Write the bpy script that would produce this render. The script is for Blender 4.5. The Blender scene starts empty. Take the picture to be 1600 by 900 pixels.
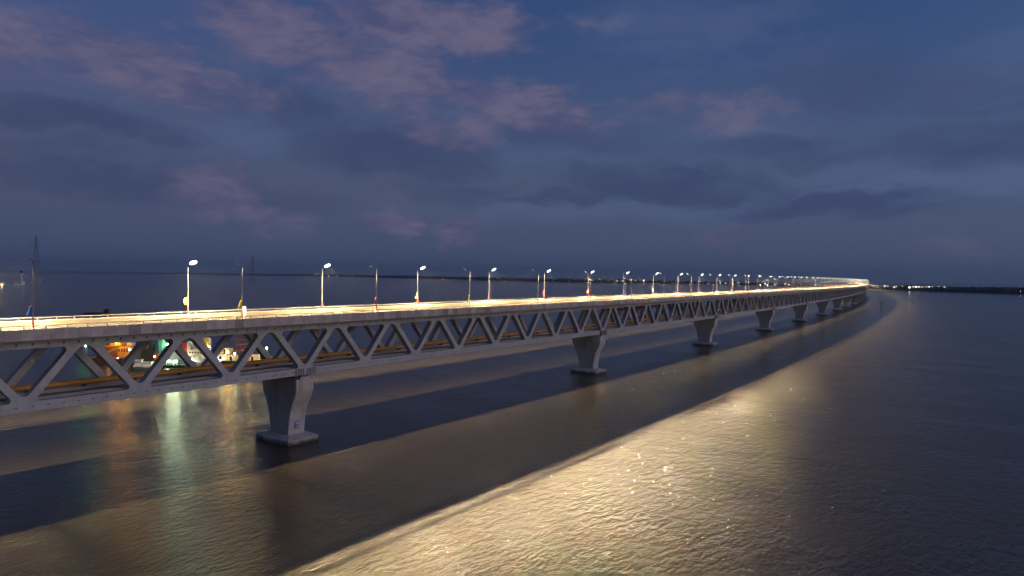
import bpy, bmesh, math, random
from mathutils import Vector, Matrix, Euler
R = math.radians
random.seed(7)
sc = bpy.context.scene
col = sc.collection

# ------------------------------------------------------------------ camera, sky, exposure
CAM = Vector((-100.686, -138.060, 39.914)); YAW, PITCH, ROLL, FPX = 0.62104, -0.016926, 0.013136, 1055.68
cd = bpy.data.cameras.new('camera'); cam = bpy.data.objects.new('camera', cd); col.objects.link(cam); sc.camera = cam
cd.sensor_width = 36; cd.lens = 36 * FPX / 1600; cd.clip_start = 1; cd.clip_end = 90000
_f = Vector((math.cos(YAW) * math.cos(PITCH), math.sin(YAW) * math.cos(PITCH), math.sin(PITCH)))
_r = Vector((math.sin(YAW), -math.cos(YAW), 0)); _u = _r.cross(_f)
_r2 = _r * math.cos(ROLL) + _u * math.sin(ROLL); _u2 = -_r * math.sin(ROLL) + _u * math.cos(ROLL)
M = Matrix((_r2, _u2, -_f)).transposed().to_4x4(); M.translation = CAM; cam.matrix_world = M

def pix_dir(px, py):
    d = _f + _r2 * ((px - 800) / FPX) + _u2 * ((450 - py) / FPX)
    return d.normalized()
def az_el(px, py):
    d = pix_dir(px, py); a = math.atan2(d.y, d.x) - YAW
    return a, math.asin(d.z)

sc.view_settings.view_transform = 'Standard'; sc.view_settings.look = 'None'
sc.view_settings.exposure = 0.0; sc.view_settings.gamma = 1.0; sc.view_settings.use_curve_mapping = False
sc.cycles.use_light_tree = True; sc.cycles.max_bounces = 6; sc.cycles.diffuse_bounces = 3; sc.cycles.glossy_bounces = 3
sc.cycles.transmission_bounces = 2; sc.cycles.sample_clamp_indirect = 4; sc.cycles.sample_clamp_direct = 0
sc.cycles.caustics_reflective = False; sc.cycles.caustics_refractive = False; sc.cycles.blur_glossy = 0.5
sc.cycles.use_denoising = True

SUN_ROT = R(166)          # the sun has set behind the viewer's right shoulder
def make_world():
    w = bpy.data.worlds.new('World'); sc.world = w; w.use_nodes = True
    nt = w.node_tree; N = nt.nodes; L = nt.links
    bg = N['Background']
    def node(t, **kw):
        n = N.new(t)
        for k, v in kw.items(): setattr(n, k, v)
        return n
    def val(x, sock):
        if isinstance(x, (int, float)): sock.default_value = x
        elif isinstance(x, (tuple, list)): sock.default_value = x
        else: L.new(x, sock)
    def math_(op, a, b=0.0, clamp=False):
        n = node('ShaderNodeMath', operation=op, use_clamp=clamp); val(a, n.inputs[0]); val(b, n.inputs[1]); return n.outputs[0]
    def vmath(op, a, b=None):
        n = node('ShaderNodeVectorMath', operation=op); val(a, n.inputs[0])
        if b is not None: val(b, n.inputs[1])
        return n
    def ramp(x, a, b, lo, hi, kind='SMOOTHSTEP'):
        n = node('ShaderNodeMapRange', interpolation_type=kind, clamp=True)
        val(x, n.inputs[0]); n.inputs[1].default_value = a; n.inputs[2].default_value = b; n.inputs[3].default_value = lo; n.inputs[4].default_value = hi
        return n.outputs[0]
    def mix(f, a, b, blend='MIX'):
        n = node('ShaderNodeMix', data_type='RGBA', blend_type=blend); val(f, n.inputs[0]); val(a, n.inputs[6]); val(b, n.inputs[7]); return n.outputs[2]
    sky = node('ShaderNodeTexSky', sky_type='NISHITA'); sky.sun_disc = False
    sky.sun_elevation = R(-1.75); sky.sun_rotation = SUN_ROT; sky.ozone_density = 3.0; sky.dust_density = 0.6; sky.altitude = 0
    tc = node('ShaderNodeTexCoord'); d = tc.outputs['Generated']
    sep = node('ShaderNodeSeparateXYZ'); L.new(d, sep.inputs[0])
    el = math_('ARCSINE', sep.outputs[2])
    rot = node('ShaderNodeVectorRotate', rotation_type='Z_AXIS'); L.new(d, rot.inputs[0]); rot.inputs[3].default_value = -YAW
    sep2 = node('ShaderNodeSeparateXYZ'); L.new(rot.outputs[0], sep2.inputs[0])
    az = math_('ARCTAN2', sep2.outputs[1], sep2.outputs[0])
    comb = node('ShaderNodeCombineXYZ'); L.new(az, comb.inputs[0]); L.new(el, comb.inputs[1])
    # twilight air near the horizon (dust lifts the Nishita sky's black earth shadow)
    base = vmath('SCALE', sky.outputs[0]); base.inputs[3].default_value = 0.74
    base = vmath('MULTIPLY', base.outputs[0], (0.80, 0.97, 0.95))
    air = ramp(el, R(-1), R(19), 1.0, 0.0)
    airc = vmath('SCALE', (0.0215, 0.0365, 0.070)); L.new(air, airc.inputs[3])
    base = vmath('ADD', base.outputs[0], airc.outputs[0]).outputs[0]
    base = vmath('ADD', base, (0.007, 0.014, 0.040)).outputs[0]
    base = mix(ramp(el, R(2), R(20), 0.88, 0.0), base, (0.054, 0.075, 0.138, 1))     # slate-grey river haze low down
    # cloud noise
    def noise(stretch, scale, det, rough, dist=0.0):
        n = node('ShaderNodeTexNoise', noise_dimensions='3D'); n.inputs['Scale'].default_value = scale; n.inputs['Detail'].default_value = det; n.inputs['Roughness'].default_value = rough; n.inputs['Distortion'].default_value = dist
        L.new(vmath('MULTIPLY', d, stretch).outputs[0], n.inputs['Vector']); return n
    n1 = noise((1, 1, 3.4), 3.6, 9, .58, .25)         # broad veils
    n2 = noise((1, 1, 2.0), 9.0, 11, .60, .15)        # billows
    n3 = noise((1, 1, 3.0), 26.0, 9, .62, .4)         # wisps
    warp = vmath('SUBTRACT', n2.outputs['Color'], (0.5, 0.5, 0.5)).outputs[0]
    ws = vmath('MULTIPLY', warp, (0.17, 0.085, 0.0)).outputs[0]
    p = vmath('ADD', comb.outputs[0], ws).outputs[0]
    def blob(px, py, rx, ry, ang, w_):
        a, e = az_el(px, py)
        m = node('ShaderNodeMapping', vector_type='TEXTURE'); L.new(p, m.inputs[0])
        m.inputs[1].default_value = (a, e, 0); m.inputs[2].default_value = (0, 0, R(ang)); m.inputs[3].default_value = (rx / FPX, ry / FPX, 1)
        ln = vmath('LENGTH', m.outputs[0]).outputs['Value']
        return ramp(ln, 0.2, 1.35, w_, 0.0)
    def total(bl):
        t = None
        for b in bl:
            x = blob(*b); t = x if t is None else math_('MAXIMUM', t, x)
        return t
    # az runs leftwards, so a cloud falling to the right in the picture has a positive tilt here
    pink = total([(235, 112, 190, 58, 13, 1.0), (10, 78, 95, 52, 10, .85), (455, 50, 175, 62, 6, 1.05), (690, 40, 240, 52, 2, 1.0),
                  (620, 118, 220, 62, 8, .95), (810, 165, 190, 46, 14, 1.0), (345, 305, 100, 42, 6, .88), (622, 346, 54, 32, 0, .95),
                  (722, 362, 60, 42, 0, 1.15), (1070, 176, 170, 42, 5, .55), (1142, 372, 78, 34, 0, .62), (1480, 382, 80, 24, 0, .4),
                  (450, 320, 110, 40, 0, .45), (690, 205, 150, 44, 6, .62), (560, 300, 220, 40, 0, .36)])
    dark = total([(120, 184, 210, 26, 2, .85), (610, 236, 200, 52, 3, 1.0), (470, 185, 170, 46, 8, .75), (250, 292, 340, 32, 2, .85),
                  (1030, 290, 200, 34, 1, 1.0), (960, 311, 280, 14, 0, .8), (1300, 324, 190, 22, -2, .85), (860, 215, 180, 42, 5, .7),
                  (1420, 140, 280, 70, 0, .5), (700, 292, 170, 22, 0, .6), (60, 240, 190, 40, 0, .55), (1540, 215, 180, 56, 0, .65), (1230, 235, 210, 30, 3, .6)])
    bright = total([(1480, 290, 220, 26, -3, .9), (1330, 268, 160, 22, -2, .6), (900, 332, 460, 30, 0, .7), (1000, 60, 300, 90, 0, .45), (420, 215, 140, 34, 0, .7), (850, 245, 150, 30, 0, .6), (1560, 95, 130, 40, -12, .7), (1180, 200, 190, 60, 0, .5)])
    fb = math_('SUBTRACT', n1.outputs[0], 0.5); fb2 = math_('SUBTRACT', n2.outputs[0], 0.5); fb3 = math_('SUBTRACT', n3.outputs[0], 0.5)
    wisp = math_('MULTIPLY', fb3, 0.42)
    gen = ramp(math_('ADD', math_('ADD', n1.outputs[0], math_('MULTIPLY', fb2, 0.4)), math_('MULTIPLY', fb3, .25)), 0.44, 0.74, 0.0, 0.6)
    dd = ramp(math_('ADD', math_('ADD', dark, wisp), math_('ADD', math_('MULTIPLY', fb, 1.1), math_('MULTIPLY', fb2, .6))), 0.10, 1.10, 0.0, 0.80)
    bd = ramp(math_('ADD', math_('ADD', bright, wisp), math_('ADD', math_('MULTIPLY', fb, 1.6), math_('MULTIPLY', fb2, .9))), 0.1, 1.1, 0.0, 0.42)
    pd = ramp(math_('ADD', math_('ADD', pink, wisp), math_('ADD', math_('MULTIPLY', fb2, 1.05), math_('MULTIPLY', fb, 0.5))), 0.20, 0.98, 0.0, 0.86)
    c = mix(math_('MULTIPLY', gen, 0.6), base, (0.050, 0.068, 0.138, 1))
    c = mix(bd, c, (0.082, 0.118, 0.235, 1))
    c = mix(dd, c, (0.034, 0.047, 0.110, 1))
    pc = mix(ramp(math_('ADD', fb2, math_('MULTIPLY', fb3, .6)), -0.26, 0.20, 0.0, 1.0), (0.058, 0.062, 0.138, 1), (0.122, 0.106, 0.172, 1))
    c = mix(pd, c, pc)
    L.new(c, bg.inputs[0]); bg.inputs[1].default_value = 1.26
make_world()
# the afterglow of the set sun: very weak, broad and pink
sl = bpy.data.lights.new('sun', 'SUN'); sl.energy = 0.85; sl.angle = R(35); sl.color = (1.0, 0.79, 0.73)
sun = bpy.data.objects.new('sun', sl); col.objects.link(sun)
_sd = Vector((math.sin(SUN_ROT) * math.cos(R(9)), math.cos(SUN_ROT) * math.cos(R(9)), math.sin(R(9))))
sun.rotation_euler = (-_sd).to_track_quat('-Z', 'Y').to_euler(); sun.location = (0, -300, 200)

# ------------------------------------------------------------------ materials
MATS = {}
def mat(name, color, rough=0.7, metal=0.0, noise=None, emit=None, estr=0.0, bump=None, spec=0.4, rnd=0.0):
    """noise=(scale, darker/lighter amount, detail), bump=(scale, strength, distance)"""
    m = bpy.data.materials.new(name); m.use_nodes = True; nt = m.node_tree; N = nt.nodes; L = nt.links
    b = N['Principled BSDF']; b.inputs['Roughness'].default_value = rough; b.inputs['Metallic'].default_value = metal
    b.inputs['Specular IOR Level'].default_value = spec
    c4 = (*color, 1); b.inputs['Base Color'].default_value = c4
    tc = N.new('ShaderNodeTexCoord')
    if noise or rnd:
        fac = None
        if noise:
            t = N.new('ShaderNodeTexNoise'); t.inputs['Scale'].default_value = noise[0]; t.inputs['Detail'].default_value = noise[2] if len(noise) > 2 else 5
            t.inputs['Roughness'].default_value = 0.62
            geo = N.new('ShaderNodeNewGeometry'); L.new(geo.outputs['Position'], t.inputs['Vector'])
            mr = N.new('ShaderNodeMapRange'); L.new(t.outputs[0], mr.inputs[0]); mr.inputs[1].default_value = .3; mr.inputs[2].default_value = .7
            mr.inputs[3].default_value = 1 - noise[1]; mr.inputs[4].default_value = 1 + noise[1]; fac = mr.outputs[0]
        if rnd:
            oi = N.new('ShaderNodeObjectInfo'); mr = N.new('ShaderNodeMapRange'); L.new(oi.outputs['Random'], mr.inputs[0])
            mr.inputs[3].default_value = 1 - rnd; mr.inputs[4].default_value = 1 + rnd
            if fac is None: fac = mr.outputs[0]
            else:
                mm = N.new('ShaderNodeMath'); mm.operation = 'MULTIPLY'; L.new(fac, mm.inputs[0]); L.new(mr.outputs[0], mm.inputs[1]); fac = mm.outputs[0]
        mx = N.new('ShaderNodeVectorMath'); mx.operation = 'SCALE'; mx.inputs[0].default_value = color; L.new(fac, mx.inputs[3])
        L.new(mx.outputs[0], b.inputs['Base Color'])
    if bump:
        t = N.new('ShaderNodeTexNoise'); t.inputs['Scale'].default_value = bump[0]; t.inputs['Detail'].default_value = 6
        geo = N.new('ShaderNodeNewGeometry'); L.new(geo.outputs['Position'], t.inputs['Vector'])
        bp = N.new('ShaderNodeBump'); bp.inputs['Strength'].default_value = bump[1]; bp.inputs['Distance'].default_value = bump[2]
        L.new(t.outputs[0], bp.inputs['Height']); L.new(bp.outputs[0], b.inputs['Normal'])
    if emit:
        b.inputs['Emission Color'].default_value = (*emit, 1); b.inputs['Emission Strength'].default_value = estr
    MATS[name] = m; return m

LAMPC = (1.0, 0.75, 0.42); LAMP_W = 5400
mat('concrete', (0.36, 0.335, 0.315), .85, noise=(.35, .18, 8), bump=(1.6, .3, .05))
mat('pier_concrete', (0.46, 0.425, 0.405), .85, noise=(.3, .16, 8), bump=(1.4, .3, .05))
mat('fascia_concrete', (0.40, 0.35, 0.335), .85, noise=(.45, .22, 8), bump=(2.0, .3, .04), rnd=.16)
def tide(m, base):
    nt = m.node_tree; N = nt.nodes; L = nt.links; b = N['Principled BSDF']; src = b.inputs['Base Color'].links[0].from_socket
    geo = N.new('ShaderNodeNewGeometry'); sp = N.new('ShaderNodeSeparateXYZ'); L.new(geo.outputs['Position'], sp.inputs[0])
    nz = N.new('ShaderNodeTexNoise'); nz.inputs['Scale'].default_value = .9; nz.inputs['Detail'].default_value = 6
    mp = N.new('ShaderNodeMapping'); mp.inputs[3].default_value = (1, 1, .15); L.new(geo.outputs['Position'], mp.inputs[0]); L.new(mp.outputs[0], nz.inputs[0])
    ad = N.new('ShaderNodeMath'); ad.operation = 'MULTIPLY_ADD'; L.new(nz.outputs[0], ad.inputs[0]); ad.inputs[1].default_value = -1.6; L.new(sp.outputs[2], ad.inputs[2])
    mr = N.new('ShaderNodeMapRange'); L.new(ad.outputs[0], mr.inputs[0]); mr.inputs[1].default_value = -.55; mr.inputs[2].default_value = .35; mr.inputs[3].default_value = 1; mr.inputs[4].default_value = 0
    # rain streaks running down the faces
    st = N.new('ShaderNodeTexNoise'); st.inputs['Scale'].default_value = 1.3; st.inputs['Detail'].default_value = 5; mp2 = N.new('ShaderNodeMapping'); mp2.inputs[3].default_value = (1, 1, .06); L.new(geo.outputs['Position'], mp2.inputs[0]); L.new(mp2.outputs[0], st.inputs[0])
    sr = N.new('ShaderNodeMapRange'); L.new(st.outputs[0], sr.inputs[0]); sr.inputs[1].default_value = .5; sr.inputs[2].default_value = .72; sr.inputs[3].default_value = 0; sr.inputs[4].default_value = .5
    m1 = N.new('ShaderNodeMix'); m1.data_type = 'RGBA'; L.new(sr.outputs[0], m1.inputs[0]); L.new(src, m1.inputs[6]); m1.inputs[7].default_value = (.17, .15, .135, 1)
    m2 = N.new('ShaderNodeMix'); m2.data_type = 'RGBA'; L.new(mr.outputs[0], m2.inputs[0]); L.new(m1.outputs[2], m2.inputs[6]); m2.inputs[7].default_value = (.075, .058, .042, 1)
    L.new(m2.outputs[2], b.inputs['Base Color'])
tide(MATS['pier_concrete'], None)
mat('wet_stain', (0.27, 0.235, 0.22), .8, noise=(.6, .3, 6))
mat('steel', (0.36, 0.365, 0.385), .5, 0.0, noise=(.5, .17, 8), spec=.45)
mat('steel_dark', (0.085, 0.08, 0.08), .6)
mat('soffit', (0.25, 0.22, 0.19), .85, noise=(.4, .15, 6))
mat('road_tan', (0.066, 0.058, 0.046), .82, noise=(.3, .28, 10))
mat('road_pale', (0.135, 0.125, 0.121), .8, noise=(.2, .12, 8))
mat('road_line', (0.75, 0.74, 0.70), .6)
mat('parapet', (0.078, 0.067, 0.050), .85, noise=(.5, .15, 6))
mat('galv', (0.42, 0.43, 0.45), .45, .2)
mat('rail_steel', (0.12, 0.115, 0.105), .6, .1)
mat('pole', (0.10, 0.105, 0.115), .55, .0)
mat('red_wrap', (0.33, 0.02, 0.014), .8)
mat('lamp_lens', (.9, .9, .9), .3, emit=(1.0, .90, .74), estr=9)
mat('housing', (0.28, 0.31, 0.37), .6)
mat('gas_pipe', (0.55, 0.25, 0.035), .55, noise=(.5, .15, 5))
mat('track', (0.10, 0.10, 0.11), .8, noise=(.5, .2, 5))
mat('plate_blue', (0.05, 0.16, 0.42), .5)
mat('white', (0.78, 0.78, 0.76), .55)
mat('navy', (0.02, 0.04, 0.12), .6)

def water_mat():
    m = bpy.data.materials.new('river_water'); m.use_nodes = True; nt = m.node_tree; N = nt.nodes; L = nt.links
    b = N['Principled BSDF']; b.inputs['Roughness'].default_value = .16; b.inputs['IOR'].default_value = 1.33
    geo = N.new('ShaderNodeNewGeometry')
    def tex(scale, det, stretch, rotz, rough=.55):
        mp = N.new('ShaderNodeMapping'); mp.inputs[2].default_value = (0, 0, rotz); mp.inputs[3].default_value = stretch
        L.new(geo.outputs['Position'], mp.inputs[0])
        t = N.new('ShaderNodeTexNoise'); t.inputs['Scale'].default_value = scale; t.inputs['Detail'].default_value = det; t.inputs['Roughness'].default_value = rough
        L.new(mp.outputs[0], t.inputs[0]); return t
    chop = tex(.85, 4, (1, 1.8, 1), R(20), .55); swell = tex(.34, 3, (1, 2.2, 1), R(38)); longw = tex(.075, 4, (1, 1.6, 1), R(-25), .6); slick = tex(.016, 6, (2.6, 1, 1), R(-16), .62); silt = tex(.006, 6, (1, 2, 1), R(10))
    def mth(op, a, bb):
        n = N.new('ShaderNodeMath'); n.operation = op
        for i, x in enumerate((a, bb)):
            if isinstance(x, (int, float)): n.inputs[i].default_value = x
            else: L.new(x, n.inputs[i])
        return n.outputs[0]
    amp = N.new('ShaderNodeMapRange'); L.new(slick.outputs[0], amp.inputs[0]); amp.inputs[1].default_value = .38; amp.inputs[2].default_value = .6; amp.inputs[3].default_value = .28; amp.inputs[4].default_value = 1.12
    h = mth('ADD', mth('MULTIPLY', chop.outputs[0], amp.outputs[0]), mth('MULTIPLY', swell.outputs[0], 1.2))
    h = mth('ADD', h, mth('MULTIPLY', longw.outputs[0], 1.1))
    bp = N.new('ShaderNodeBump'); bp.inputs['Strength'].default_value = 1.0; bp.inputs['Distance'].default_value = .35
    L.new(h, bp.inputs['Height']); L.new(bp.outputs[0], b.inputs['Normal'])
    mx = N.new('ShaderNodeMix'); mx.data_type = 'RGBA'; L.new(silt.outputs[0], mx.inputs[0])
    mx.inputs[6].default_value = (0.046, 0.037, 0.025, 1); mx.inputs[7].default_value = (0.068, 0.055, 0.037, 1)
    L.new(mx.outputs[2], b.inputs['Base Color'])
    MATS['water'] = m
water_mat()

# ------------------------------------------------------------------ mesh helpers
class MB:
    def __init__(s): s.v = []; s.f = []; s.m = []; s.mats = []
    def mi(s, m):
        if m not in s.mats: s.mats.append(m)
        return s.mats.index(m)
    def add(s, vs, fs, m):
        o = len(s.v); k = s.mi(m); s.v += [tuple(v) for v in vs]
        for f in fs: s.f.append(tuple(i + o for i in f)); s.m.append(k)
        return s
    def box(s, x0, x1, y0, y1, z0, z1, m):
        vs = [(x, y, z) for x in (x0, x1) for y in (y0, y1) for z in (z0, z1)]
        return s.add(vs, [(0, 1, 3, 2), (4, 6, 7, 5), (0, 4, 5, 1), (2, 3, 7, 6), (0, 2, 6, 4), (1, 5, 7, 3)], m)
    def prism(s, poly, y0, y1, m, axis='y'):
        """poly in (x,z), extruded along y (or poly in (y,z) along x, or (x,y) along z)"""
        n = len(poly); mk = {'y': lambda a, b, c: (a, c, b), 'x': lambda a, b, c: (c, a, b), 'z': lambda a, b, c: (a, b, c)}[axis]
        vs = [mk(a, b, y0) for a, b in poly] + [mk(a, b, y1) for a, b in poly]
        return s.add(vs, [tuple(range(n)), tuple(range(2 * n - 1, n - 1, -1))] + [(i, i + n, (i + 1) % n + n, (i + 1) % n) for i in range(n)], m)
    def tube(s, pts, rad, m, n=8, cap=True):
        pts = [Vector(p) for p in pts]; rad = rad if isinstance(rad, (list, tuple)) else [rad] * len(pts); vs = []; fs = []
        for i, p in enumerate(pts):
            t = (pts[min(i + 1, len(pts) - 1)] - pts[max(i - 1, 0)]).normalized()
            a = t.cross(Vector((0, 0, 1)) if abs(t.z) < .9 else Vector((1, 0, 0))).normalized(); b = t.cross(a)
            for k in range(n):
                q = 2 * math.pi * k / n; vs.append(p + (a * math.cos(q) + b * math.sin(q)) * rad[i])
        for i in range(len(pts) - 1):
            for k in range(n): fs.append((i * n + k, i * n + (k + 1) % n, (i + 1) * n + (k + 1) % n, (i + 1) * n + k))
        if cap: fs += [tuple(range(n - 1, -1, -1)), tuple((len(pts) - 1) * n + k for k in range(n))]
        return s.add(vs, fs, m)
    def beam(s, p, q, w, m): return s.tube([p, q], w * .7, m, 4)
    def ball(s, c, r, m, seg=10, rings=6, sz=1.0):
        vs = [(c[0], c[1], c[2] + r * sz)]
        for i in range(1, rings):
            a = math.pi * i / rings
            for k in range(seg):
                q = 2 * math.pi * k / seg; vs.append((c[0] + r * math.sin(a) * math.cos(q), c[1] + r * math.sin(a) * math.sin(q), c[2] + r * sz * math.cos(a)))
        vs.append((c[0], c[1], c[2] - r * sz)); fs = []
        for k in range(seg): fs.append((0, 1 + k, 1 + (k + 1) % seg))
        for i in range(rings - 2):
            for k in range(seg):
                a = 1 + i * seg; fs.append((a + k, a + seg + k, a + seg + (k + 1) % seg, a + (k + 1) % seg))
        a = 1 + (rings - 2) * seg
        for k in range(seg): fs.append((len(vs) - 1, a + (k + 1) % seg, a + k))
        return s.add(vs, fs, m)
    def mesh(s, name, smooth=False):
        me = bpy.data.meshes.new(name); me.from_pydata(s.v, [], s.f)
        for m in s.mats: me.materials.append(MATS[m])
        me.polygons.foreach_set('material_index', s.m)
        bm = bmesh.new(); bm.from_mesh(me); bmesh.ops.recalc_face_normals(bm, faces=bm.faces); bm.to_mesh(me); bm.free()
        if smooth: me.shade_smooth()
        me.update(); return me
    def build(s, name, parent=None, smooth=False, loc=None, rz=None):
        return link(name, s.mesh(name, smooth), parent, loc, rz)
def link(name, me, parent=None, loc=None, rz=None):
    o = bpy.data.objects.new(name, me); col.objects.link(o); o.parent = parent
    if loc is not None: o.location = loc
    if rz is not None: o.rotation_euler = (0, 0, rz)
    return o
def tag(o, label=None, cat=None, group=None, kind=None):
    for k, v in (('label', label), ('category', cat), ('group', group), ('kind', kind)):
        if v: o[k] = v
    return o
def thing(name, label, cat, loc=(0, 0, 0), rz=0, group=None):
    o = bpy.data.objects.new(name, None); col.objects.link(o); o.location = loc; o.rotation_euler = (0, 0, rz); o.empty_display_size = .5
    return tag(o, label, cat, group)
def copy_tree(o, parent=None):
    c = o.copy(); col.objects.link(c); c.parent = parent
    for ch in [x for x in bpy.data.objects if x.parent == o]: copy_tree(ch, c)
    return c

# ------------------------------------------------------------------ bridge alignment
KS = [(0, 1.01e-4), (500, 7.9e-5), (1000, 7.1e-5), (1600, 6.4e-5), (2600, 3.9e-5)]
def curv(s):
    if s <= 0: return KS[0][1]
    for (a, ka), (b, kb) in zip(KS, KS[1:]):
        if s <= b: return ka + (kb - ka) * (s - a) / (b - a)
    return KS[-1][1]
_T = {0: (0., 0., 0.)}; DS = 2.34375
def _grow(n):
    x, y, th = 0., 0., 0.
    sg = 1 if n > 0 else -1
    for i in range(1, abs(n) + 1):
        k = curv((i - .5) * DS * sg); th2 = th + k * DS * sg
        x += math.cos((th + th2) / 2) * DS * sg; y += math.sin((th + th2) / 2) * DS * sg; th = th2
        _T[i * sg] = (x, y, th)
_grow(2000); _grow(-200)
def zo(s): q = min(s, 1200.); return .002121 * q - 1.1678e-6 * q * q
def fr(s):
    i = math.floor(s / DS); t = s / DS - i; a, b = _T[i], _T[i + 1]
    return a[0] + (b[0] - a[0]) * t, a[1] + (b[1] - a[1]) * t, a[2] + (b[2] - a[2]) * t
def bp(s, lat, z):
    x, y, th = fr(s); return (x + math.sin(th) * lat, y - math.cos(th) * lat, z + zo(s))
def sweep(mb, prof, ss, m, closed=True, cap=True):
    """prof = [(lat, z)] swept along the alignment"""
    n = len(prof); vs = [bp(s, a, b) for s in ss for a, b in prof]; fs = []
    for i in range(len(ss) - 1):
        for k in range(n if closed else n - 1): fs.append((i * n + k, i * n + (k + 1) % n, (i + 1) * n + (k + 1) % n, (i + 1) * n + k))
    if closed and cap: fs += [tuple(range(n)), tuple((len(ss) - 1) * n + k for k in range(n))]
    return mb.add(vs, fs, m)
def rect(l0, l1, z0, z1): return [(l0, z0), (l1, z0), (l1, z1), (l0, z1)]
BAY = 18.75; SPAN = 150.; K0, K1 = -2, 23
S0, S1 = K0 * SPAN, (K1 + 1) * SPAN
SW = [S0 + i * 9.375 for i in range(int((S1 - S0) / 9.375) + 1)]

# ------------------------------------------------------------------ the setting: water, far bank, woods
def ring_sheet(name, m, z, rmax, kind):
    mb = MB(); rs = [0, 60, 200, 600, 1800, 6000, 15000, rmax]; n = 48; vs = [(CAM.x, CAM.y, z)]
    for r in rs[1:]: vs += [(CAM.x + r * math.cos(2 * math.pi * k / n), CAM.y + r * math.sin(2 * math.pi * k / n), z) for k in range(n)]
    fs = [(0, 1 + k, 1 + (k + 1) % n) for k in range(n)]
    for i in range(len(rs) - 2):
        for k in range(n): a = 1 + i * n; fs.append((a + k, a + n + k, a + n + (k + 1) % n, a + (k + 1) % n))
    mb.add(vs, fs, m); return tag(mb.build(name), kind=kind)
ring_sheet('river_water', 'water', 0.0, 27000, 'structure')

def at(px, D, z=0.0):       # a point D metres into the view at picture column px
    fw = Vector((math.cos(YAW), math.sin(YAW), 0)); rt = Vector((math.sin(YAW), -math.cos(YAW), 0))
    p = Vector((CAM.x, CAM.y, 0)) + fw * D + rt * ((px - 800) / FPX * D); return Vector((p.x, p.y, z))
mat('bank_soil', (0.07, 0.065, 0.05), .95, noise=(.01, .3, 5))
mat('woodland', (0.040, 0.055, 0.040), .95, noise=(.02, .35, 4))
SH = [(-500, 16000, 16), (120, 15500, 18), (380, 12500, 34), (520, 10000, 42), (600, 8900, 42), (700, 6900, 40), (860, 5100, 38), (1000, 4900, 32), (1130, 4900, 27), (1250, 4000, 25), (1330, 3250, 23), (1380, 2980, 23), (1440, 2760, 25), (1500, 2640, 24), (1590, 2380, 26), (1800, 2000, 24), (2400, 1500, 22)]
def far_bank():
    mb = MB(); P = []
    for (a, da, ha), (b, db, hb) in zip(SH, SH[1:]):
        for i in range(14):
            t = i / 14; px = a + (b - a) * t; D = 1 / (1 / da + (1 / db - 1 / da) * t); P.append((px, D, ha + (hb - ha) * t))
    rnd = random.Random(3); P = [(px, D * (1 + rnd.uniform(-.012, .012)), h) for px, D, h in P]
    vs = []; fs = []; n = 4
    for px, D, h in P:
        vs += [at(px, D - 12, -1), at(px, D, .8), at(px, D + 60, 3.0), at(px, D * 1.6 + 400, 3.2)]
    for i in range(len(P) - 1):
        for k in range(n - 1): fs.append((i * n + k, i * n + k + 1, (i + 1) * n + k + 1, (i + 1) * n + k))
    mb.add(vs, fs, 'bank_soil'); tag(mb.build('far_bank'), kind='structure')
    # far woods: a belt of many crowns, too far away to be told apart
    mw = MB(); ico = [(0, 0, 1)] + [(math.cos(a) * .9, math.sin(a) * .9, .35) for a in [i * 2 * math.pi / 5 for i in range(5)]] + [(math.cos(a) * .85, math.sin(a) * .85, -.45) for a in [(i + .5) * 2 * math.pi / 5 for i in range(5)]] + [(0, 0, -1)]
    icf = [(0, 1 + i, 1 + (i + 1) % 5) for i in range(5)] + [(1 + i, 6 + i, 1 + (i + 1) % 5) for i in range(5)] + [(6 + i, 6 + (i + 1) % 5, 1 + (i + 1) % 5) for i in range(5)] + [(11, 6 + (i + 1) % 5, 6 + i) for i in range(5)]
    for (px, D, h), (px2, D2, h2) in zip(P, P[1:]):
        width = (at(px, D) - at(px2, D2)).length; nt = int(min(60, max(8, width / (h * .33))))
        hump = .92 + .1 * math.sin(px * .021) * math.sin(px * .0077 + 1)
        for i in range(nt):
            t = rnd.random(); dd = D + (D2 - D) * t + 25 + rnd.random() * 160; hh = (h + (h2 - h) * t) * hump * rnd.uniform(.8, 1.05); r = hh * rnd.uniform(.28, .5)
            c = at(px + (px2 - px) * t, dd, hh - r * .9)
            mw.add([(c.x + a * r * 1.25, c.y + b * r * 1.25, max(c.z + z * r * (1 if z > -.9 else 2.2), .5)) for a, b, z in ico], icf, 'woodland')
    tag(mw.build('far_woodland'), 'dark wooded far bank along the horizon', 'woods', kind='stuff')
far_bank()

# ------------------------------------------------------------------ the bridge
bridge = thing('truss_bridge', 'long two-level concrete and steel truss bridge curving away over the river', 'bridge', (0, 0, 0))
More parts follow.
